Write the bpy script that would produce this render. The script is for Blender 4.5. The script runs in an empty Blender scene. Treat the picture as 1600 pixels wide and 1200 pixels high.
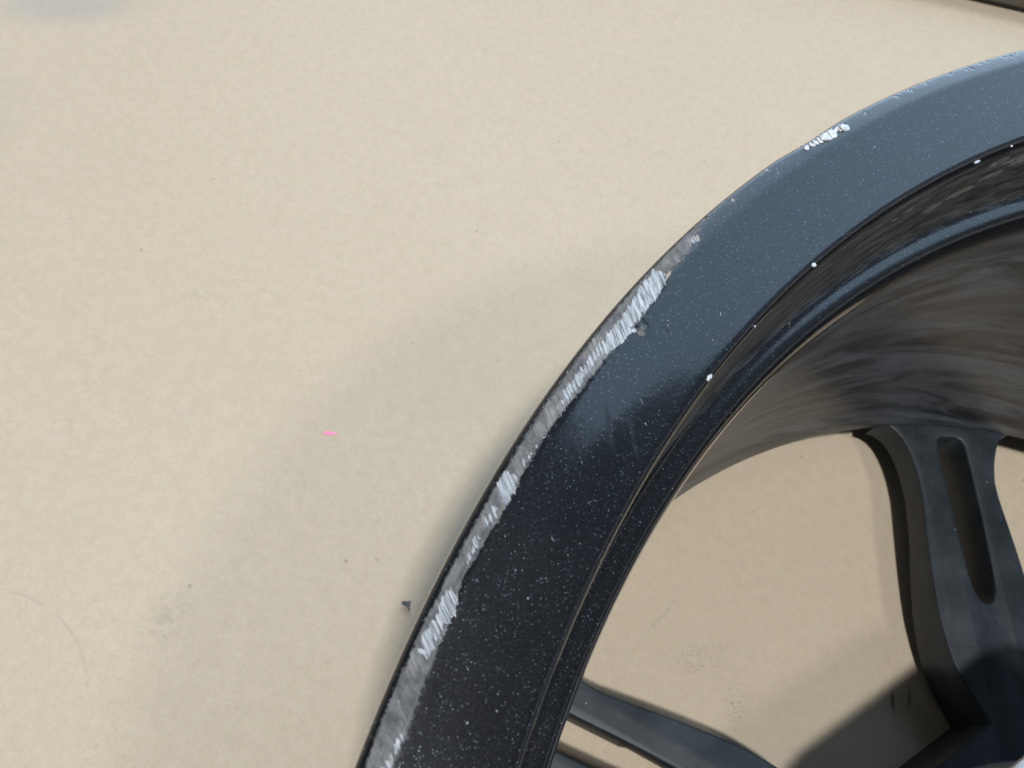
import bpy, bmesh, math, random
import numpy as np
from mathutils import Matrix, Vector, noise
random.seed(3); np.random.seed(3)
R = math.radians
C = bpy.context.scene.collection
ZO = 0.213                     # rear rim edge above the paper (wheel lies face down)

# ------------------------------------------------------------------ camera
cam_d = bpy.data.cameras.new("camera"); cam = bpy.data.objects.new("camera", cam_d); C.objects.link(cam)
p, r = 0.47016, 0.24924
rot = Matrix.Rotation(p, 3, 'X') @ Matrix.Rotation(r, 3, 'Z')
cam.matrix_world = Matrix.Translation((-0.23272, 0.02265, 0.11527 + ZO)) @ rot.to_4x4()
cam_d.sensor_width = 36; cam_d.lens = 28.125
cam_d.clip_start = 0.005; cam_d.clip_end = 60
cam_d.dof.use_dof = True; cam_d.dof.focus_distance = 0.165; cam_d.dof.aperture_fstop = 42
bpy.context.scene.camera = cam

# ------------------------------------------------------------------ world and lamps
w = bpy.data.worlds.new("World"); bpy.context.scene.world = w; w.use_nodes = True
bg = w.node_tree.nodes['Background']; bg.inputs[1].default_value = 1.0
_t = w.node_tree
_g = _t.nodes.new('ShaderNodeTexCoord'); _x = _t.nodes.new('ShaderNodeSeparateXYZ'); _t.links.new(_g.outputs['Generated'], _x.inputs[0])
_m = _t.nodes.new('ShaderNodeMapRange'); _m.interpolation_type = 'SMOOTHSTEP'; _t.links.new(_x.outputs[2], _m.inputs[0])
_m.inputs[1].default_value = 0.0; _m.inputs[2].default_value = 0.70
_c = _t.nodes.new('ShaderNodeMix'); _c.data_type = 'RGBA'; _t.links.new(_m.outputs[0], _c.inputs[0])
_c.inputs[6].default_value = (0.58, 0.60, 0.63, 1)      # shop walls
_c.inputs[7].default_value = (0.036, 0.044, 0.053, 1)      # dim ceiling
_t.links.new(_c.outputs[2], bg.inputs[0])

def area(name, loc, target, sx, sy, power, col):
    d = bpy.data.lights.new(name, 'AREA'); d.shape = 'RECTANGLE'; d.size = sx; d.size_y = sy
    d.energy = power; d.color = col
    o = bpy.data.objects.new(name, d); C.objects.link(o); o.location = loc
    o.rotation_euler = (Vector(target) - Vector(loc)).to_track_quat('-Z', 'Y').to_euler()
    return o
# wide open bay door: cool light from beyond the wheel
az = R(58)
dd = 1.6; uu = .475
bx_, by_ = -.2+dd*math.cos(az)-uu*math.sin(az), .1+dd*math.sin(az)+uu*math.cos(az)
area("bay_door_light", (bx_, by_, 1.42), (bx_-math.cos(az), by_-math.sin(az), 1.42), 3.02, 2.84, 55, (0.52, 0.745, 1.0))
# overhead shop lamps, then an added rear fill light
area("overhead_lamp", (-0.12, -0.55, 2.35), (-.1, .1, 0), 0.13, 0.13, 40, (1.0, 0.965, 0.915))
area("far_overhead_lamp", (0.74, -0.45, 2.3), (-.1, .1, 0), 0.22, 0.22, 10, (1.0, 0.95, 0.88))
area("rear_fill_light", (-0.72, 1.25, 1.15), (-.1, .55, 0), 0.5, 0.5, 6.6, (1.0, 0.91, 0.82))  # unseen fill, added to brighten the far end of the paper

vs = bpy.context.scene.view_settings
vs.view_transform = 'Standard'; vs.look = 'None'; vs.exposure = 0; vs.gamma = 1

# ------------------------------------------------------------------ node helpers
class NT:
    def __init__(s, name):
        s.m = bpy.data.materials.new(name); s.m.use_nodes = True
        s.t = s.m.node_tree; s.n = s.t.nodes
        s.b = s.n['Principled BSDF']
    def new(s, typ, **k):
        n = s.n.new(typ)
        for a, v in k.items(): setattr(n, a, v)
        return n
    def put(s, sock, v):
        if isinstance(v, bpy.types.NodeSocket): s.t.links.new(v, sock)
        elif v is not None:
            if sock.type == 'RGBA' and len(v) == 3: v = (*v, 1)
            sock.default_value = v
    def math(s, op, a, b=None, c=None, clamp=False):
        n = s.new('ShaderNodeMath', operation=op, use_clamp=clamp)
        s.put(n.inputs[0], a)
        if b is not None: s.put(n.inputs[1], b)
        if c is not None: s.put(n.inputs[2], c)
        return n.outputs[0]
    def mix(s, f, a, b):
        n = s.new('ShaderNodeMix', data_type='RGBA')
        s.put(n.inputs[0], f); s.put(n.inputs[6], a); s.put(n.inputs[7], b)
        return n.outputs[2]
    def mixf(s, f, a, b):
        n = s.new('ShaderNodeMix', data_type='FLOAT')
        s.put(n.inputs[0], f); s.put(n.inputs[2], a); s.put(n.inputs[3], b)
        return n.outputs[0]
    def noise(s, vec, scale, detail=3, rough=.5, dist=0):
        n = s.new('ShaderNodeTexNoise')
        s.put(n.inputs['Vector'], vec); n.inputs['Scale'].default_value = scale
        n.inputs['Detail'].default_value = detail; n.inputs['Roughness'].default_value = rough
        n.inputs['Distortion'].default_value = dist
        return n.outputs['Fac']
    def ramp(s, f, lo, hi, a=0., b=1.):
        n = s.new('ShaderNodeMapRange'); n.interpolation_type = 'SMOOTHSTEP'
        s.put(n.inputs[0], f); s.put(n.inputs[1], lo); s.put(n.inputs[2], hi); s.put(n.inputs[3], a); s.put(n.inputs[4], b)
        return n.outputs[0]
    def mapping(s, vec, scale=(1,1,1), rot=(0,0,0), loc=(0,0,0)):
        n = s.new('ShaderNodeMapping'); s.put(n.inputs[0], vec)
        n.inputs['Scale'].default_value = scale; n.inputs['Rotation'].default_value = rot; n.inputs['Location'].default_value = loc
        return n.outputs[0]
    def attr(s, name):
        return s.new('ShaderNodeAttribute', attribute_name=name).outputs['Fac']
    def obj(s): return s.new('ShaderNodeTexCoord').outputs['Object']
    def uv(s): return s.new('ShaderNodeTexCoord').outputs['UV']
    def bump(s, h, strength=.5, dist=.0005, normal=None):
        n = s.new('ShaderNodeBump'); n.inputs['Strength'].default_value = strength; n.inputs['Distance'].default_value = dist
        s.put(n.inputs['Height'], h)
        if normal is not None: s.put(n.inputs['Normal'], normal)
        return n.outputs[0]
    def set(s, name, v): s.put(s.b.inputs[name], v)

def flakes(n, vec, scale, thresh, size):
    """tiny metal flakes in the lacquer: one point per voronoi cell, only a few of the cells lit"""
    v = n.new('ShaderNodeTexVoronoi'); n.put(v.inputs['Vector'], vec); v.inputs['Scale'].default_value = scale
    sep = n.new('ShaderNodeSeparateColor'); n.put(sep.inputs[0], v.outputs['Color'])
    on = n.math('GREATER_THAN', sep.outputs[0], thresh)
    near = n.ramp(v.outputs['Distance'], size*.4, size, 1, 0)
    val = n.math('MULTIPLY_ADD', sep.outputs[1], .85, .15)
    return n.math('MULTIPLY', n.math('MULTIPLY', on, near), val)

PAINT = (0.0045, 0.006, 0.009)
# ------------------------------------------------------------------ materials
def mat_rim():
    n = NT("charcoal_lacquer")
    o = n.obj(); uv = n.uv()
    fl = n.math('MAXIMUM', n.math('MULTIPLY', flakes(n, o, 2600, .80, .40), .30), n.math('MAXIMUM', n.math('MULTIPLY', flakes(n, o, 1500, .955, .25), .42), n.math('MULTIPLY', flakes(n, o, 1100, .987, .23), .75)))
    cloud = n.noise(o, 60, 3)
    base = n.mix(cloud, tuple(.8*c for c in PAINT), tuple(1.25*c for c in PAINT))
    # dusty film
    dust = n.ramp(n.noise(o, 35, 5, .65), .42, .8)
    base = n.mix(n.math('MULTIPLY', dust, .05), base, (.11, .115, .12))
    base = n.mix(n.math('MULTIPLY', n.ramp(n.noise(o, 2600, 2), .5, .8), .10), base, (.20, .25, .30))
    base = n.mix(fl, base, (.50, .58, .66))
    # stroke pattern of the kerb rash: fine lines oblique to the rim
    sv = n.mapping(uv, rot=(0, 0, R(-50)), scale=(1, 1, 1))
    s1 = n.noise(n.mapping(sv, scale=(150, 2600, 1)), 1, 5, .72, .35)
    s2 = n.noise(n.mapping(sv, scale=(260, 1500, 1)), 1, 2, .5)
    brk = n.noise(uv, 900, 4, .65)
    rash = n.attr('rash'); br = n.attr('bright')
    e_r = n.ramp(n.math('ADD', rash, n.math('MULTIPLY', n.math('SUBTRACT', brk, .5), 1.0)), .38, .66)
    e_b = n.ramp(n.math('ADD', br, n.math('ADD', n.math('MULTIPLY', n.math('SUBTRACT', brk, .5), .9), n.math('MULTIPLY', n.math('SUBTRACT', s2, .5), 1.7)))  , .40, .62)
    lines = n.ramp(s1, .36, .62)
    scuff = n.mix(n.ramp(n.noise(n.mapping(sv, scale=(330, 760, 1)), 1, 6, .75), .3, .72), (.045, .052, .062), (.170, .174, .176))
    along = n.noise(n.mapping(uv, scale=(70, 1900, 1)), 1, 4, .65)
    scuff = n.mix(n.math('MULTIPLY', n.ramp(along, .48, .68), .55), scuff, (.05, .058, .07))
    scuff = n.mix(n.math('MULTIPLY', lines, n.ramp(n.noise(uv, 160, 3), .45, .65)), scuff, (.24, .245, .25))
    scuff = n.mix(n.ramp(n.noise(n.mapping(uv, loc=(3, 1, 0)), 230, 4, .7), .58, .74), scuff, (.12, .095, .07))
    metal = n.mix(lines, (.13, .145, .165), (.60, .64, .68))
    rust = n.ramp(n.noise(n.mapping(uv, loc=(7, 2, 0)), 330, 3), .63, .74)
    metal = n.mix(n.math('MULTIPLY', rust, .7), metal, (.36, .23, .10))
    col = n.mix(e_r, base, scuff)
    col = n.mix(e_b, col, metal)
    # baked-on grime on the step wall; same mask paints the outer edge's shade
    g = n.attr('grime_shade')
    gs = n.noise(n.mapping(uv, scale=(60, 700, 1)), 1, 5, .7, .4)
    gm = n.ramp(n.math('ADD', g, n.math('MULTIPLY', n.math('SUBTRACT', gs, .5), .9)), .35, .75)
    gcol = n.mix(n.ramp(n.noise(n.mapping(uv, scale=(70, 420, 1), rot=(0, 0, R(6))), 1, 6, .75), .36, .68), (.010, .010, .0105), (.090, .090, .090))
    cr = n.ramp(n.math('ADD', n.attr('crust'), n.math('MULTIPLY', n.math('SUBTRACT', brk, .5), .9)), .5, .62)
    gcol = n.mix(n.math('MULTIPLY', cr, n.ramp(n.noise(uv, 700, 4, .7), .25, .7)), gcol, (.20, .20, .18))
    col = n.mix(gm, col, gcol)
    n.set('Base Color', col)
    anym = n.math('MAXIMUM', n.math('MAXIMUM', e_r, e_b), gm)
    n.set('Metallic', n.math('MAXIMUM', n.math('MULTIPLY', n.math('SUBTRACT', 1, anym), .70), n.math('MULTIPLY', e_b, .55)))
    n.set('Roughness', n.mixf(anym, .40, .58))
    n.set('Coat Weight', n.math('SUBTRACT', 1, anym))
    smear = n.attr('smear')
    n.set('Coat Roughness', n.math('ADD', n.mixf(n.noise(o, 90, 4), .07, .13), n.math('MULTIPLY', smear, .14)))
    n.set('Coat IOR', 1.5)
    h = n.math('MULTIPLY', n.math('ADD', n.math('MULTIPLY', s1, e_b), n.math('MULTIPLY', n.math('MULTIPLY', s1, .35), e_r)), 1.0)
    h = n.math('SUBTRACT', h, n.math('MULTIPLY', n.math('MAXIMUM', e_r, e_b), .8))
    h = n.math('ADD', h, n.math('MULTIPLY', n.math('ADD', n.math('MULTIPLY', gs, 1.2), cr), gm))
    b1 = n.bump(h, .8, .00022)
    b2 = n.bump(n.noise(o, 900, 2), .04, .0002, b1)
    n.set('Normal', b2)
    n.put(n.b.inputs['Coat Normal'], b2)
    return n.m

def mat_barrel():
    n = NT("brake_dust_barrel")
    uv = n.uv(); o = n.obj()
    m = n.mapping(uv, rot=(0, 0, R(13)))
    st = n.noise(n.mapping(m, scale=(11, 75, 1)), 1, 7, .68, .9)
    st2 = n.noise(n.mapping(m, scale=(60, 900, 1)), 1, 4, .6)
    big = n.noise(n.mapping(uv, scale=(14, 30, 1), loc=(2, 0, 0)), 1, 3, .6)
    col = n.mix(n.ramp(st, .38, .64), (.010, .0125, .017), (.125, .146, .176))
    col = n.mix(n.math('MULTIPLY', n.ramp(big, .45, .62), .45), col, (.070, .076, .086))
    col = n.mix(n.math('MULTIPLY', n.ramp(st2, .5, .75), .22), col, (.19, .19, .185))
    col = n.mix(n.math('MULTIPLY', n.ramp(n.noise(n.mapping(uv, scale=(30, 60, 1), loc=(9, 4, 0)), 1, 4), .6, .72), .6), col, (.016, .013, .010))
    col = n.mix(flakes(n, o, 700, .985, .25), col, (.4, .42, .44))
    n.set('Base Color', col)
    n.set('Roughness', n.mixf(st, .34, .55)); n.set('Metallic', .1)
    n.set('Coat Weight', .1); n.set('Coat Roughness', .25)
    n.set('Normal', n.bump(n.math('ADD', st2, n.noise(o, 600, 3)), .12, .0002))
    return n.m

def mat_spoke():
    n = NT("dull_spoke_paint")
    o = n.obj()
    c = n.noise(o, 55, 5, .62)
    col = n.mix(n.ramp(c, .3, .7), (.017, .024, .033), (.036, .048, .061))
    col = n.mix(n.math('MULTIPLY', n.ramp(n.noise(o, 240, 5, .7), .52, .8), .30), col, (.13, .14, .15))
    col = n.mix(flakes(n, o, 500, .985, .22), col, (.5, .54, .56))
    n.set('Base Color', col)
    n.set('Metallic', .12); n.set('Roughness', n.mixf(c, .40, .58))
    n.set('Coat Weight', .04); n.set('Coat Roughness', .22); n.set('Specular IOR Level', .38)
    n.set('Normal', n.bump(n.noise(o, 500, 4, .6), .15, .0002))
    return n.m

def mat_metal():
    n = NT("bare_aluminium"); o = n.obj()
    c = n.noise(o, 1800, 4, .7)
    n.set('Base Color', n.mix(c, (.36, .38, .43), (.88, .90, .95)))
    n.set('Metallic', .55); n.set('Roughness', .38)
    n.set('Normal', n.bump(c, .6, .0003))
    return n.m

def mat_paper():
    n = NT("kraft_paper"); o = n.obj()
    f1 = n.noise(o, 230, 5, .68)
    f2 = n.noise(n.mapping(o, scale=(1, 1.5, 1), rot=(0, 0, .5)), 900, 4, .65)
    big = n.noise(o, 9, 3, .5)
    col = n.mix(n.ramp(f1, .28, .74), (.520, .450, .350), (.572, .499, .394))
    col = n.mix(n.math('MULTIPLY', n.ramp(f2, .42, .75), .20), col, (.72, .655, .54))
    col = n.mix(n.math('MULTIPLY', n.ramp(f2, .52, .22), .24), col, (.42, .335, .225))
    fib = n.noise(n.mapping(o, scale=(1, 5.5, 1), rot=(0, 0, .25)), 420, 3, .6)
    col = n.mix(n.math('MULTIPLY', n.ramp(fib, .60, .76), .20), col, (.40, .32, .22))
    col = n.mix(n.math('MULTIPLY', n.ramp(big, .45, .75), .10), col, (.44, .38, .30))
    hue = n.noise(n.mapping(o, loc=(4, 4, 0)), 330, 4, .6)
    col = n.mix(n.math('MULTIPLY', n.ramp(hue, .52, .72), .35), col, (.575, .475, .400))
    col = n.mix(n.math('MULTIPLY', n.ramp(hue, .48, .28), .35), col, (.520, .510, .375))
    # specks
    v = n.new('ShaderNodeTexVoronoi'); n.put(v.inputs['Vector'], o); v.inputs['Scale'].default_value = 75
    sep = n.new('ShaderNodeSeparateColor'); n.put(sep.inputs[0], v.outputs['Color'])
    sp = n.math('MULTIPLY', n.math('GREATER_THAN', sep.outputs[0], .80), n.ramp(v.outputs['Distance'], .035, .085, 1, 0))
    col = n.mix(n.math('MULTIPLY', sp, .38), col, (.16, .14, .12))
    # smudges: soft spots of graphite-grey dirt, plus one painted corner shadow
    xyz = n.new('ShaderNodeSeparateXYZ'); n.put(xyz.inputs[0], o)
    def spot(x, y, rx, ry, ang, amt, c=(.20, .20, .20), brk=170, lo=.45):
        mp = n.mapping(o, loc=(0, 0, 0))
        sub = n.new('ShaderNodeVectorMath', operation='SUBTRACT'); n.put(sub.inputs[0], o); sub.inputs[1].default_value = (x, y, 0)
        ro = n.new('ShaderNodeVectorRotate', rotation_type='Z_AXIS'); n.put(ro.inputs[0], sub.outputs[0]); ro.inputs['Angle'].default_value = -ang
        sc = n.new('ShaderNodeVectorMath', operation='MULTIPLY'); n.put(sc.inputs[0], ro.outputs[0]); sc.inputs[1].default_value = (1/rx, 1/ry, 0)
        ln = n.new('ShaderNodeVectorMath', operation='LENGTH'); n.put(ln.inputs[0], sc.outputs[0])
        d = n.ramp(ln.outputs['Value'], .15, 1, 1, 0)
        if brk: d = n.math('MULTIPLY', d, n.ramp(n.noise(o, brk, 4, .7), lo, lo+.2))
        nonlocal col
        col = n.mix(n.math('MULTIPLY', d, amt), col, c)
    spot(-.131, .090, .018, .009, .35, .85, brk=900, lo=.50)
    spot(-.1155, .077, .006, .016, .1, .95, brk=900, lo=.50)
    spot(-.150, .102, .017, .0014, 1.02, .35, (.25, .27, .32), 400, .38)
    spot(-.115, .158, .004, .0012, .8, .35, (.2, .2, .22), 500, .4)
    spot(-.083, .178, .0012, .004, .3, .3, (.2, .2, .22), 500, .4)
    spot(-.0515, .0925, .0012, .006, .1, .8, (.06, .05, .045), 0)
    spot(-.0445, .095, .0008, .006, .0, .7, (.06, .05, .045), 0)
    spot(-.381, .192, .012, .004, .2, .30, (.25, .25, .24), 400, .42)
    spot(-.338, .055, .010, .018, -.3, .25, (.22, .22, .22), 250, .42)
    spot(-.52, .345, .055, .022, .35, .45, (.33, .35, .37), 0)  # soft shadow in the far left corner, painted into the paper colour
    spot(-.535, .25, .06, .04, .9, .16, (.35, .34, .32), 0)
    # faint pencil arc, lower left
    dx = n.math('SUBTRACT', xyz.outputs[0], -.395); dy = n.math('SUBTRACT', xyz.outputs[1], .005)
    rr = n.math('POWER', n.math('ADD', n.math('MULTIPLY', dx, dx), n.math('MULTIPLY', dy, dy)), .5)
    arc = n.ramp(n.math('ABSOLUTE', n.math('SUBTRACT', rr, .045)), .0002, .0007, 1, 0)
    arc = n.math('MULTIPLY', n.math('MULTIPLY', arc, n.math('GREATER_THAN', dy, .018)), n.ramp(n.noise(o, 120, 3), .42, .6))
    col = n.mix(n.math('MULTIPLY', arc, .18), col, (.22, .22, .24))
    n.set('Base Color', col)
    n.set('Roughness', .85); n.set('Specular IOR Level', .2)
    n.set('Normal', n.bump(n.math('ADD', f2, n.math('MULTIPLY', f1, .6)), .22, .0004))
    return n.m

def mat_plain(name, a, b, scale, rough=.6, metallic=0, bump=.2):
    n = NT(name); o = n.obj(); f = n.noise(o, scale, 5, .65)
    n.set('Base Color', n.mix(f, a, b)); n.set('Roughness', rough); n.set('Metallic', metallic)
    n.set('Normal', n.bump(f, bump, .0005))
    return n.m

M_rim, M_barrel, M_spoke, M_metal, M_paper = mat_rim(), mat_barrel(), mat_spoke(), mat_metal(), mat_paper()

# ------------------------------------------------------------------ object helpers
def link(name, me, mat, parent=None):
    o = bpy.data.objects.new(name, me); C.objects.link(o)
    if mat and not me.materials: me.materials.append(mat)
    if parent: o.parent = parent
    return o
def tag(o, label=None, cat=None, group=None, kind=None):
    for k, v in (('label', label), ('category', cat), ('group', group), ('kind', kind)):
        if v: o[k] = v
    return o
def smooth(me, ang=None):
    me.polygons.foreach_set('use_smooth', [True]*len(me.polygons))
    if ang: me.set_sharp_from_angle(angle=ang)

# ------------------------------------------------------------------ setting
fl = bpy.data.meshes.new("floor")
fl.from_pydata([(-4, -4, -.004), (4, -4, -.004), (4, 4, -.004), (-4, 4, -.004)], [], [(0, 1, 2, 3)])
tag(link("floor", fl, mat_plain("concrete", (.20, .19, .18), (.32, .31, .29), 30)), kind='structure')

def paper():
    nx, ny = 240, 240
    xs = np.linspace(-1.5, 1.3, nx); ys = np.linspace(-1.0, 1.8, ny)
    vs_ = []
    for y in ys:
        for x in xs:
            a = noise.noise(Vector((x*5.5+y*2.2, y*4-x*2.0, 1.3)))*.0046 + noise.noise(Vector((x*14, y*12, 4.)))*.0006
            rr = math.hypot(x, y)
            k = min(1, max(0, (rr-.243)/.09)); k = k*k*(3-2*k)
            k2 = max(0, 1-rr/.2)*.15
            vs_.append((x, y, (a+.0016)*k + a*.12*k2))
    fs = [(j*nx+i, j*nx+i+1, (j+1)*nx+i+1, (j+1)*nx+i) for j in range(ny-1) for i in range(nx-1)]
    me = bpy.data.meshes.new("kraft_paper"); me.from_pydata(vs_, [], fs); smooth(me)
    return link("kraft_paper", me, M_paper)
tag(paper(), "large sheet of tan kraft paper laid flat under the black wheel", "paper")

# ------------------------------------------------------------------ wheel
wheel = bpy.data.objects.new("car_wheel", None); C.objects.link(wheel)
wheel.empty_display_size = .05
tag(wheel, "black alloy car wheel lying face down with a kerb-scraped rim edge", "wheel")

T0, T1 = 92.0, 184.0           # finely meshed stretch of the rim
def thetas(nf):
    fine = np.radians(np.linspace(T0, T1, nf))
    coarse = np.radians(np.linspace(T1, T0+360, 260))[1:-1]
    return np.concatenate([fine, coarse])

def resample(prof, step):
    """Catmull-Rom through profile points -> dense list"""
    out = []
    P = [np.array(q, float) for q in prof]
    for i in range(len(P)-1):
        a = P[max(i-1, 0)]; b_ = P[i]; c = P[i+1]; d = P[min(i+2, len(P)-1)]
        L = np.linalg.norm(c-b_)
        # chord-limited tangents keep tight corners tight
        def tan(q0, q1, q2):
            v = q2-q0; l = np.linalg.norm(v)
            m = min(np.linalg.norm(q1-q0), np.linalg.norm(q2-q1))
            return v/l*m if l > 0 else v
        t1 = tan(a, b_, c); t2 = tan(b_, c, d)
        n_ = max(1, int(round(L/step)))
        for k in range(n_):
            t = k/n_
            out.append((2*t**3-3*t**2+1)*b_+(t**3-2*t**2+t)*t1+(-2*t**3+3*t**2)*c+(t**3-t**2)*t2)
    out.append(P[-1])
    return np.array(out)

def lathe(name, prof, step, nf, mat, masks=None, disp=None):
    pr = resample(prof, step)/1000.0
    th = thetas(nf); nt = len(th); npf = len(pr)
    s = np.concatenate([[0], np.cumsum(np.linalg.norm(np.diff(pr, axis=0), axis=1))])
    TH, RR = np.meshgrid(th, pr[:, 0]); _, ZZ = np.meshgrid(th, pr[:, 1]); _, SS = np.meshgrid(th, s)
    if disp is not None:
        dr, dz = disp(TH, RR, ZZ); RR2 = RR+dr; ZZ2 = ZZ+dz
    else: RR2, ZZ2 = RR, ZZ
    co = np.stack([RR2*np.cos(TH), RR2*np.sin(TH), ZZ2+ZO], -1).reshape(-1, 3)
    i, j = np.meshgrid(np.arange(nt), np.arange(npf-1))
    i2 = (i+1) % nt
    faces = np.stack([j*nt+i, (j+1)*nt+i, (j+1)*nt+i2, j*nt+i2], -1).reshape(-1, 4)
    me = bpy.data.meshes.new(name)
    me.vertices.add(len(co)); me.vertices.foreach_set('co', co.ravel())
    me.loops.add(faces.size); me.loops.foreach_set('vertex_index', faces.ravel().astype(np.int32))
    me.polygons.add(len(faces)); me.polygons.foreach_set('loop_start', np.arange(0, faces.size, 4, dtype=np.int32))
    me.update(calc_edges=True); me.validate()
    uvl = me.uv_layers.new(name='UVMap')
    U = TH*.24; V = SS
    uvv = np.stack([U, V], -1).reshape(-1, 2)[faces.ravel()].reshape(-1, 4, 2)
    span = uvv[:, :, 0].max(1)-uvv[:, :, 0].min(1)
    bad = span > .5
    x = uvv[bad][:, :, 0]; x[x < np.radians(T0+180)*.24] += 2*math.pi*.24; uvv[bad, :, 0] = x
    uvl.data.foreach_set('uv', uvv.ravel())
    if masks:
        for k, f in masks.items():
            a = me.attributes.new(k, 'FLOAT', 'POINT')
            a.data.foreach_set('value', np.clip(f(np.degrees(TH), RR*1000, ZZ*1000), 0, 1).astype(np.float32).ravel())
    smooth(me)
    return link(name, me, mat, wheel)

def poly_dist(T, Rm, poly):
    """signed distance in mm (positive inside) on the unrolled rim, poly = [(deg, radius mm)]"""
    K = math.radians(1)*238
    px = np.array([q[0]*K for q in poly]); py = np.array([q[1] for q in poly])
    X = T*K; Y = Rm
    best = np.full(X.shape, 1e9); inside = np.zeros(X.shape, bool)
    m = len(px)
    for i in range(m):
        x1, y1, x2, y2 = px[i], py[i], px[(i+1) % m], py[(i+1) % m]
        dx, dy = x2-x1, y2-y1
        t = np.clip(((X-x1)*dx+(Y-y1)*dy)/(dx*dx+dy*dy+1e-12), 0, 1)
        best = np.minimum(best, np.hypot(X-x1-t*dx, Y-y1-t*dy))
        c = ((y1 > Y) != (y2 > Y)) & (X < (x2-x1)*(Y-y1)/(y2-y1+1e-12)+x1)
        inside ^= c
    return np.where(inside, best, -best)

# damage traced on the rim as (angle, radius)
RASH_IN = [(148.5, 240.9), (149.6, 239.4), (150.6, 238.0), (151.6, 237.9), (152.3, 238.1), (153.2, 236.9), (154.5, 236.2), (155.3, 235.9), (156.1, 236.1), (157, 236.4), (159.6, 236.8), (160.9, 237.3), (161.9, 237.5), (163.3, 237.4), (165, 237), (166.2, 237.3), (167.2, 237.5), (168.2, 237.8), (168.9, 237.2), (170.2, 236.8), (171.2, 236.8), (172.2, 236.6), (173, 236.4), (174.4, 236.5), (178, 236.9), (186, 238)]
RASH = RASH_IN + [(186, 239.9), (172, 240.1), (166, 239.9), (160, 240.2), (155, 240.5), (152, 240.6)]
BRIGHT = [
 [(152.42, 240.4), (152.33, 238.11), (152.95, 236.87), (153.51, 236.4), (154.77, 236.29), (155.66, 236.4), (155.5, 235.2), (155.96, 235.74), (156.98, 236.32), (157.41, 237.14), (157.4, 238.2), (156.4, 239.0), (155.32, 238.84), (154.4, 239.4), (153.46, 240.04)],
 [(156.61, 239.0), (156.6, 237.2), (159.22, 237.3), (160.12, 237.6), (160.76, 238.2), (159.6, 238.9), (158.38, 239.1)],
 [(163.95, 240.1), (163.7, 239.13), (163.88, 237.6), (164.49, 237.0), (164.96, 237.2), (164.84, 238.53), (164.49, 240.0)],
 [(165.14, 238.64), (165.15, 237.6), (165.82, 237.6), (166.08, 238.2), (165.75, 239.13)],
 [(166.41, 239.09), (166.4, 238.03), (167.02, 237.78), (167.55, 238.02), (167.27, 238.81)],
 [(168.45, 238.9), (168.79, 237.2), (169.02, 237.0), (169.61, 236.9), (169.85, 237.6), (169.8, 238.5), (169.37, 239.2), (169.0, 239.2)],
 [(169.67, 238.9), (169.98, 237.4), (170.54, 237.2), (171.0, 237.65), (170.9, 238.7), (170.53, 239.5), (170.2, 239.5)],
 [(173.1, 237.2), (173.4, 236.5), (174.3, 236.5), (176, 237), (176.2, 238), (174.6, 238.1)],
 [(162.6, 238.3), (162.2, 237.6), (163.0, 237.4), (163.4, 238.2)],
 [(149.75, 239.6), (149.9, 238.6), (150.2, 238.4), (150.15, 239.4)],
 [(142.2, 240.9), (141.4, 240.6), (140.2, 240.3), (139.2, 240.2), (139.2, 240.8), (140.6, 241.0)],
]
SCUFF = [[(154.9, 235.9), (155.1, 234.0), (155.6, 233.2), (155.8, 234.2), (155.7, 235.6)],
         [(131.6, 239.9), (133.3, 240.3), (135.4, 240.2), (135.4, 240.5), (133.2, 240.6), (131.6, 240.2)],
         [(124.9, 240.0), (126.1, 239.9), (126.2, 240.4), (124.9, 240.5)]]
NICKS = [(145.2, 236.4, .35), (147.0, 240.0, .3), (146.8, 239.6, .2), (129.2, 239.6, .3), (129.5, 239.8, .25), (127.9, 240.2, .3), (126.7, 239.9, .3), (125.9, 240.1, .3), (125.6, 240.3, .3), (130.6, 240.2, .3), (133.6, 239.9, .35), (134.6, 240.1, .35), (132.4, 240.2, .3), (128.4, 240.0, .3), (126.3, 239.6, .35), (124.6, 239.9, .3), (124.2, 240.2, .3), (137.0, 239.8, .3), (144.0, 240.6, .25), (154.3, 231.9, .4), (154.6, 231.7, .35), (138.9, 237.0, .25), (141.0, 238.9, .2), (140.4, 238.6, .2), (166.8, 227.5, .3), (168.7, 233.3, .3), (136.4, 236.9, .2)]
def soft(d, wd): return np.clip(.5+d/(2*wd), 0, 1)
def m_rash(T, r_, z):
    top = z > -5
    m = soft(poly_dist(T, r_, RASH), .75)
    for p_ in SCUFF: m = np.maximum(m, soft(poly_dist(T, r_, p_), .7)*.58)
    for t, q, sz in NICKS:
        m = np.maximum(m, np.clip(1.1-np.hypot((T-t)*4.154, (r_-q)*1.2)/sz/1.6, 0, 1)*.8)
    return m*top
def m_bright(T, r_, z):
    m = np.zeros(T.shape)
    for k, p_ in enumerate(BRIGHT):
        amt = {1: .78, 4: .75, 7: .62, 3: .85, 8: .8}.get(k, 1.0)
        m = np.maximum(m, soft(poly_dist(T, r_, p_), .55)*amt)
    for k, (t, q, sz) in enumerate(NICKS):
        if q < 238: continue
        x = (T-t)*4.154; y = r_-q; ca, sa = math.cos(.5*(k % 4)-.5), math.sin(.5*(k % 4)-.5)
        m = np.maximum(m, np.clip(1.25-np.hypot((x*ca+y*sa)/(sz*3.2), (-x*sa+y*ca)/(sz*.75)), 0, 1)*.85)
    return m*(z > -5)
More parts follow.
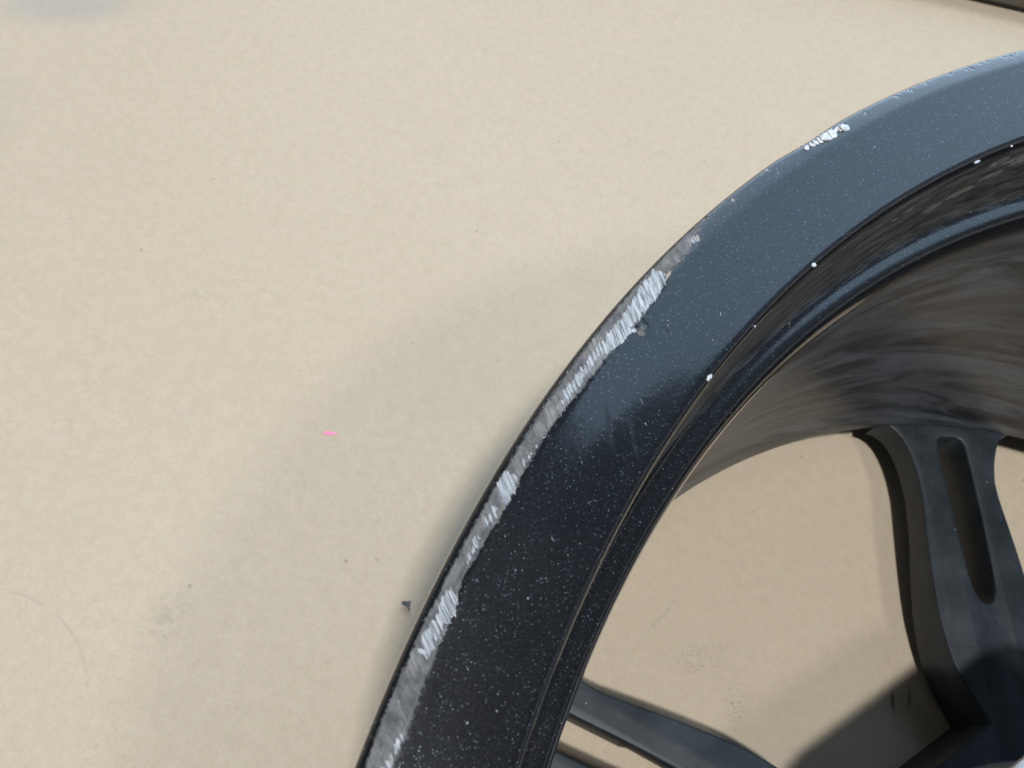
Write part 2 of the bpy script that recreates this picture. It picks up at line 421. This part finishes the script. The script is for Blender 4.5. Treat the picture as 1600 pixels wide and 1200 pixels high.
def m_grime_shade(T, r_, z):
    k = np.clip((-z-5.6)/2.0, 0, 1)*np.clip((29.2+z)/3.0, 0, 1)*(r_ < 225)
    f = np.clip((168-T)/16, .35, 1)*np.clip((T-60)/10, 0, 1)
    return np.maximum(k*f, (r_ > 238)*np.clip((-z-2.2)/1.6, 0, 1)*.8)  # second term: outer edge dulled and darkened in place of shade
CRUST = [[(121.5, 218.6, -9), (0,)], ]
def m_crust(T, r_, z):
    m = np.zeros(T.shape)
    for (t, zz, wt, wz) in [(129.5, -9.5, 1.2, 1.3), (127.6, -11, 2.0, .8), (125.0, -9.5, 2.0, 1.2), (133.3, -17.5, 1.1, 1.8), (131.2, -16.5, 1.6, 1.8), (129.0, -14.5, 1.6, 1.2), (126.8, -12.5, 1.8, 1.0), (136.5, -12, .7, .8), (137.6, -12.5, .4, .6), (122, -9, 2.5, 1)]:
        m = np.maximum(m, np.clip(1.15-np.hypot((T-t)/wt, (z-zz)/wz)*.8, 0, 1))
    return m*((z < -6) & (z > -24))
def m_smear(T, r_, z):
    m = np.zeros(T.shape)
    for (t, q, a) in [(159.6, 230.6, .8), (160.2, 228.6, .8), (159.3, 226.6, .8), (159.9, 224.3, .7)]:
        x = (T-t)*4; y = (r_-q)
        u = x*math.cos(a)+y*math.sin(a); v = -x*math.sin(a)+y*math.cos(a)
        m = np.maximum(m, np.clip(1.2-np.hypot(u/.5, v/2.6), 0, 1))
    return m
def rim_disp(TH, RR, ZZ):
    T = np.degrees(TH); r_ = RR*1000; z = ZZ*1000
    d = m_rash(T, r_, z); b = m_bright(T, r_, z)
    a = np.sin(T*37.0+r_*3)*.5+np.sin(T*91+r_*5.1)*.3+np.sin(T*13.3)*.6
    edge = np.clip((r_-239.5)/1.5, 0, 1)*(z > -9)
    flat = edge*np.clip(1-np.abs(T-140.6)/2.4, 0, 1)**.7*.35
    wob = edge*(d > .3)*np.sin(T*5.3)*.06
    dr = -(flat+wob+edge*b*.12)/1000
    dz = -(d*.10+b*.16+a*.035*d)/1000
    return dr, dz

PROF = [(222, -24), (228, -12), (240.1, -11), (241.3, -9), (241.5, -5.5), (241.4, -3.0), (241.15, -1.5), (240.5, -0.85), (239.2, -0.48), (237.8, -0.2), (236.9, -0.08), (236.1, -.2), (234, -.75), (229, -2.1), (224, -3.6), (221.6, -4.35), (220.7, -4.9), (220.25, -6.0), (220.0, -8), (219.7, -14), (219.5, -22), (219.2, -26.0), (218.6, -27.6), (217.3, -28.3), (215.3, -28.9), (213.9, -29.5), (213.0, -30.8), (212.45, -32.8), (212.2, -35), (212.3, -37)]
lathe("rim_flange", PROF, .42, 1500, M_rim,
      dict(rash=m_rash, bright=m_bright, grime_shade=m_grime_shade, crust=m_crust, smear=m_smear), rim_disp)
BAR = [(212.31, -36.5), (212.9, -42), (214, -60), (215.2, -100), (215.4, -140), (215.1, -160), (214.9, -168), (214.5, -171), (213.6, -176), (212.95, -182), (212.8, -185.5), (213.1, -187.2), (214, -188.5), (217, -192), (222, -201)]
lathe("barrel", BAR, 3.0, 420, M_barrel)
FR = [(222, -24.1), (222.4, -60), (223, -150), (222.2, -201), (232, -203), (240.5, -206), (241.5, -209), (240, -212.4), (234, -212.8), (226, -209), (222.1, -201.2)]
lathe("front_flange", FR, 4.0, 300, M_spoke)

# ---- spokes: sector plates cut from a filled curve with the slot as a hole
def spoke_mesh(half, lean=0.0, cw=1.0):
    """local frame: +X along the spoke, Y across; 'half' = bisector angle"""
    L = [(189+14, 19.6), (193, 18.4), (181, 18.4), (160, 20.4), (143, 21.6), (129, 21.9), (114, 20.2), (104, 16.8), (97.5, 13.4), (91.5, 10.3)]
    a = half
    nx_, ny_ = math.cos(a), math.sin(a)
    dweb = 83.5
    webc = (dweb*nx_, dweb*ny_); webm = (dweb*nx_, -dweb*ny_)
    left = [(212.6, 31), (211.5, 27.5), (209.0, 24.3), (204.5, 21.6), (198, 19.6), (190, 18.6)] + L[2:] + [webc]
    bore = [(32*math.cos(t), 32*math.sin(t)) for t in np.linspace(a, -a, 9)]
    right = [(x, -y) for x, y in left[::-1]]
    outer_arc = [(216.5*math.cos(t), 216.5*math.sin(t)) for t in np.linspace(-R(8.1), R(8.1), 13)]
    def smooth_line(pts, step):
        return [tuple(q) for q in resample(pts, step)]
    left = smooth_line(left[:-1], 2.0) + [webc]
    right = [webm] + [(x, -y*cw if 88 < x < 188 else (-y*(cw+(1-cw)*min(1, max((x-188)/15, (88-x)/5))))) for x, y in left[::-1][1:]]
    outline = left + bore + right + outer_arc
    def sm(pts, closed=True):
        return pts
    slot_l = [(208.0, 3.6), (206.8, 5.4), (203.5, 6.35), (190, 6.4), (170, 6.1), (158, 5.7), (149, 5.3), (142, 4.5), (137.8, 2.9)]
    slot = slot_l + [(136.2, .3), (137.2, -2.2)] + [(x, -y) for x, y in slot_l[::-1][1:]]
    slot = smooth_line(slot + [slot[0]], 1.5)[:-1]
    def lean_pt(q):
        x, y = q
        if q in (webc, webm) or x < 88 or x > 190: return q
        return (x, y-lean*(190-x))
    outline = [lean_pt(q) for q in outline]; slot = [lean_pt(q) for q in slot]
    cu = bpy.data.curves.new("spoke_outline", 'CURVE'); cu.dimensions = '2D'; cu.fill_mode = 'BOTH'
    for k, pts in enumerate((outline, slot)):
        sp = cu.splines.new('POLY'); sp.points.add(len(pts)-1); sp.use_cyclic_u = True
        for q, (x, y) in zip(sp.points, pts): q.co = (x/1000, y/1000, 0, 1)
    cu.extrude = .0065; cu.bevel_depth = .0009; cu.bevel_resolution = 2; cu.offset = -.0009
    o = bpy.data.objects.new("tmp", cu); C.objects.link(o)
    dg = bpy.context.evaluated_depsgraph_get(); dg.update()
    me = bpy.data.meshes.new_from_object(o.evaluated_get(dg)); bpy.data.objects.remove(o)
    me.materials.clear()
    for v in me.vertices:
        rr = math.hypot(v.co.x, v.co.y)*1000
        top = v.co.z > 0
        if top:
            v.co.z = (v.co.z-.0074)
        else:
            th = (.0195 if abs(v.co.y) < .0075 and rr > 125 else .0135)+.0125*min(1, max(0, (165-rr)/75))
            v.co.z = v.co.z+.0074-th
    bm = bmesh.new(); bm.from_mesh(me); bmesh.ops.remove_doubles(bm, verts=bm.verts, dist=1e-6); bm.to_mesh(me); bm.free()
    smooth(me, R(38))
    return me
AX = [101.3, 165.4, 224.5, 283.5, 342.4, 401.4]
zt = -.1868+ZO
for i, a in enumerate(AX):
    prev = AX[i-1]-(360 if i == 0 else 0); nxt = AX[(i+1) % 6]+(360 if i == 5 else 0)
    me = spoke_mesh(R((nxt-prev)/4 if i > 1 else 32.0) if i > 1 else R(31.9), .065 if i == 1 else 0, .90 if i == 0 else 1.0)
    s = link("spoke", me, M_spoke, wheel)
    s.location = (0, 0, zt); s.rotation_euler = (0, 0, R(a))

def lathe_small(name, prof, mat, parent, seg=96, ang=R(35)):
    vs_, fs = [], []
    n_ = len(prof)
    for k in range(seg):
        t = 2*math.pi*k/seg
        for (rr, z) in prof: vs_.append((rr*math.cos(t)/1000, rr*math.sin(t)/1000, z/1000+ZO))
    for k in range(seg):
        for j in range(n_-1):
            fs.append((k*n_+j, k*n_+j+1, ((k+1) % seg)*n_+j+1, ((k+1) % seg)*n_+j))
    me = bpy.data.meshes.new(name); me.from_pydata(vs_, [], fs)
    bm = bmesh.new(); bm.from_mesh(me); bmesh.ops.recalc_face_normals(bm, faces=bm.faces); bm.to_mesh(me); bm.free()
    smooth(me, ang)
    return link(name, me, mat, parent)
def hub_mesh():
    """mounting pad: round foot that opens into a pad with flats facing the openings"""
    flats = [(AX[k]+(AX[k+1] if k < 5 else AX[0]+360))/2 for k in range(6)]
    def rad(t, k):
        d = min(abs((t-f+180) % 360-180) for f in flats)
        poly = min(91.5/math.cos(R(min(d, 24))), 99.5)
        if d > 24: poly = 99.5+(d-24)*.5
        return 79.3*(1-k)+poly*k
    secs = [(-187.5, 0, 0), (-140, 0, 0), (-129, .8, 0), (-123, 1, 0), (-121.3, 1, 0), (-120.6, 1, -1.0), (-120.6, 1, -50)]
    n_ = 240; vs_, fs = [], []
    for z, k, off in secs:
        for j in range(n_):
            t = 360*j/n_; q = max(33, rad(t, k)+off)
            vs_.append((q*math.cos(R(t))/1000, q*math.sin(R(t))/1000, z/1000+ZO))
    for a_ in range(len(secs)-1):
        for j in range(n_):
            fs.append((a_*n_+j, a_*n_+(j+1) % n_, (a_+1)*n_+(j+1) % n_, (a_+1)*n_+j))
    me = bpy.data.meshes.new("hub"); me.from_pydata(vs_, [], fs)
    smooth(me, R(35)); return me
link("hub", hub_mesh(), M_metal, wheel)

# ---- raised bits of torn metal and paint chips on the rim
def blob(name, t, rr, z, size, rotz, parent, seed, mat=M_metal, lump=.25):
    bm = bmesh.new(); bmesh.ops.create_icosphere(bm, subdivisions=3, radius=1)
    for v in bm.verts:
        k = 1.2+lump*1.6*noise.noise(v.co*1.7+Vector((seed*3.1, 0, 0)))+.12*noise.noise(v.co*5+Vector((seed, 2, 0)))
        v.co = Vector((v.co.x*size[0], v.co.y*size[1], v.co.z*size[2]))*k/1000
    me = bpy.data.meshes.new(name); bm.to_mesh(me); bm.free(); smooth(me)
    o = link(name, me, mat, parent)
    o.location = (rr*math.cos(R(t))/1000, rr*math.sin(R(t))/1000, z/1000+ZO); o.rotation_euler = (0, R(-12), R(t+90)+rotz)
    return o
burrs = [(141.35, 239.35, -1.2, (.75, .40, .35), .1), (141.0, 239.3, -1.2, (.42, .5, .4), .6), (140.75, 239.25, -1.15, (.45, .55, .4), .5), (140.45, 239.2, -1.1, (.5, .62, .42), .5),
         (139.95, 238.9, -1.0, (1.35, .85, .45), -.25), (139.6, 239.1, -1.0, (.9, .75, .5), .2), (139.15, 239.4, -1.2, (.9, .35, .4), .35), (138.8, 238.8, -.9, (.85, .7, .6), -.4), (138.95, 239.3, -1.2, (.7, .35, .45), .9),
         (174.15, 240.5, -1.9, (.8, .45, .4), .2)]
for k, (t, q, z, sz, rz) in enumerate(burrs):
    if k < 9: z += .58; sz = tuple(1.22*c*u for c, u in zip(sz, (1, 1, .6)))
    blob("metal_burr", t, q, z, sz, rz, wheel, k)
for k, (t, q, z, sz, rz) in enumerate([(145.7, 220.8, -4.8, (.55, .42, .3), .4), (154.7, 220.9, -4.75, (.8, .35, .3), .1), (132.2, 220.3, -5.4, (1.1, .3, .3), .1), (129.5, 220.4, -5, (.3, .2, .2), .1), (150.8, 220.4, -5.2, (.2, .15, .15), .1)]):
    blob("paint_chip", t, q, z, sz, rz, wheel, k+20)

# ------------------------------------------------------------------ loose things on the paper
def flake_piece():
    pts = [(-1.5, .6), (-.7, 1.0), (0, .9), (.9, 1.3), (1.1, .3), (.9, -.6), (1.2, -1.3), (.8, -1.5), (.3, -.7), (-.3, -.3), (-1.2, -.1)]
    bm = bmesh.new(); tv = [bm.verts.new((x/1000*1.5, y/1000*1.5, .00045+.0002*math.sin(x*3))) for x, y in pts]
    bm.faces.new(tv); r_ = bmesh.ops.extrude_face_region(bm, geom=list(bm.faces))
    for v in [g for g in r_['geom'] if isinstance(g, bmesh.types.BMVert)]: v.co.z -= .0004
    bmesh.ops.recalc_face_normals(bm, faces=bm.faces)
    me = bpy.data.meshes.new("paint_flake"); bm.to_mesh(me); bm.free()
    return link("paint_flake", me, mat_plain("flake_paint", (.05, .055, .065), (.13, .135, .14), 900, .4))
f = flake_piece(); f.location = (-.2517, .0815, .0016); f.rotation_euler = (0, 0, .1)
tag(f, "tiny dark flake of paint on the paper left of the rim", "paint flake")

bm = bmesh.new(); bmesh.ops.create_uvsphere(bm, u_segments=16, v_segments=10, radius=1)
for v in bm.verts: v.co = Vector((v.co.x*.0031, v.co.y*.0009*(1-.3*v.co.x), v.co.z*.00025+.0005*v.co.x**2*.3))
me = bpy.data.meshes.new("pink_fleck"); bm.to_mesh(me); bm.free(); smooth(me)
pk = link("pink_fleck", me, mat_plain("pink_plastic", (.95, .22, .48), (.98, .36, .58), 600, .5, 0, .05))
pk.location = (-.3038, .1435, .0019); pk.rotation_euler = (0, 0, .2)
tag(pk, "tiny bright pink fleck lying alone on the paper", "fleck")

bm = bmesh.new(); bmesh.ops.create_cube(bm, size=1)
bmesh.ops.scale(bm, vec=(.9, .12, .018), verts=bm.verts)
bmesh.ops.bevel(bm, geom=list(bm.edges), offset=.003, segments=3, affect='EDGES')
me = bpy.data.meshes.new("dark_board"); bm.to_mesh(me); bm.free(); smooth(me, R(40))
bd = link("dark_board", me, mat_plain("weathered_board", (.055, .05, .042), (.14, .125, .09), 60, .7))
a = math.atan2(2.3, 44); bd.rotation_euler = (0, 0, a)
bd.location = (.02-.06*math.sin(a), .5475+.06*math.cos(a), .0092+.003)
tag(bd, "dark brown board edge on the paper at the top right corner", "board")
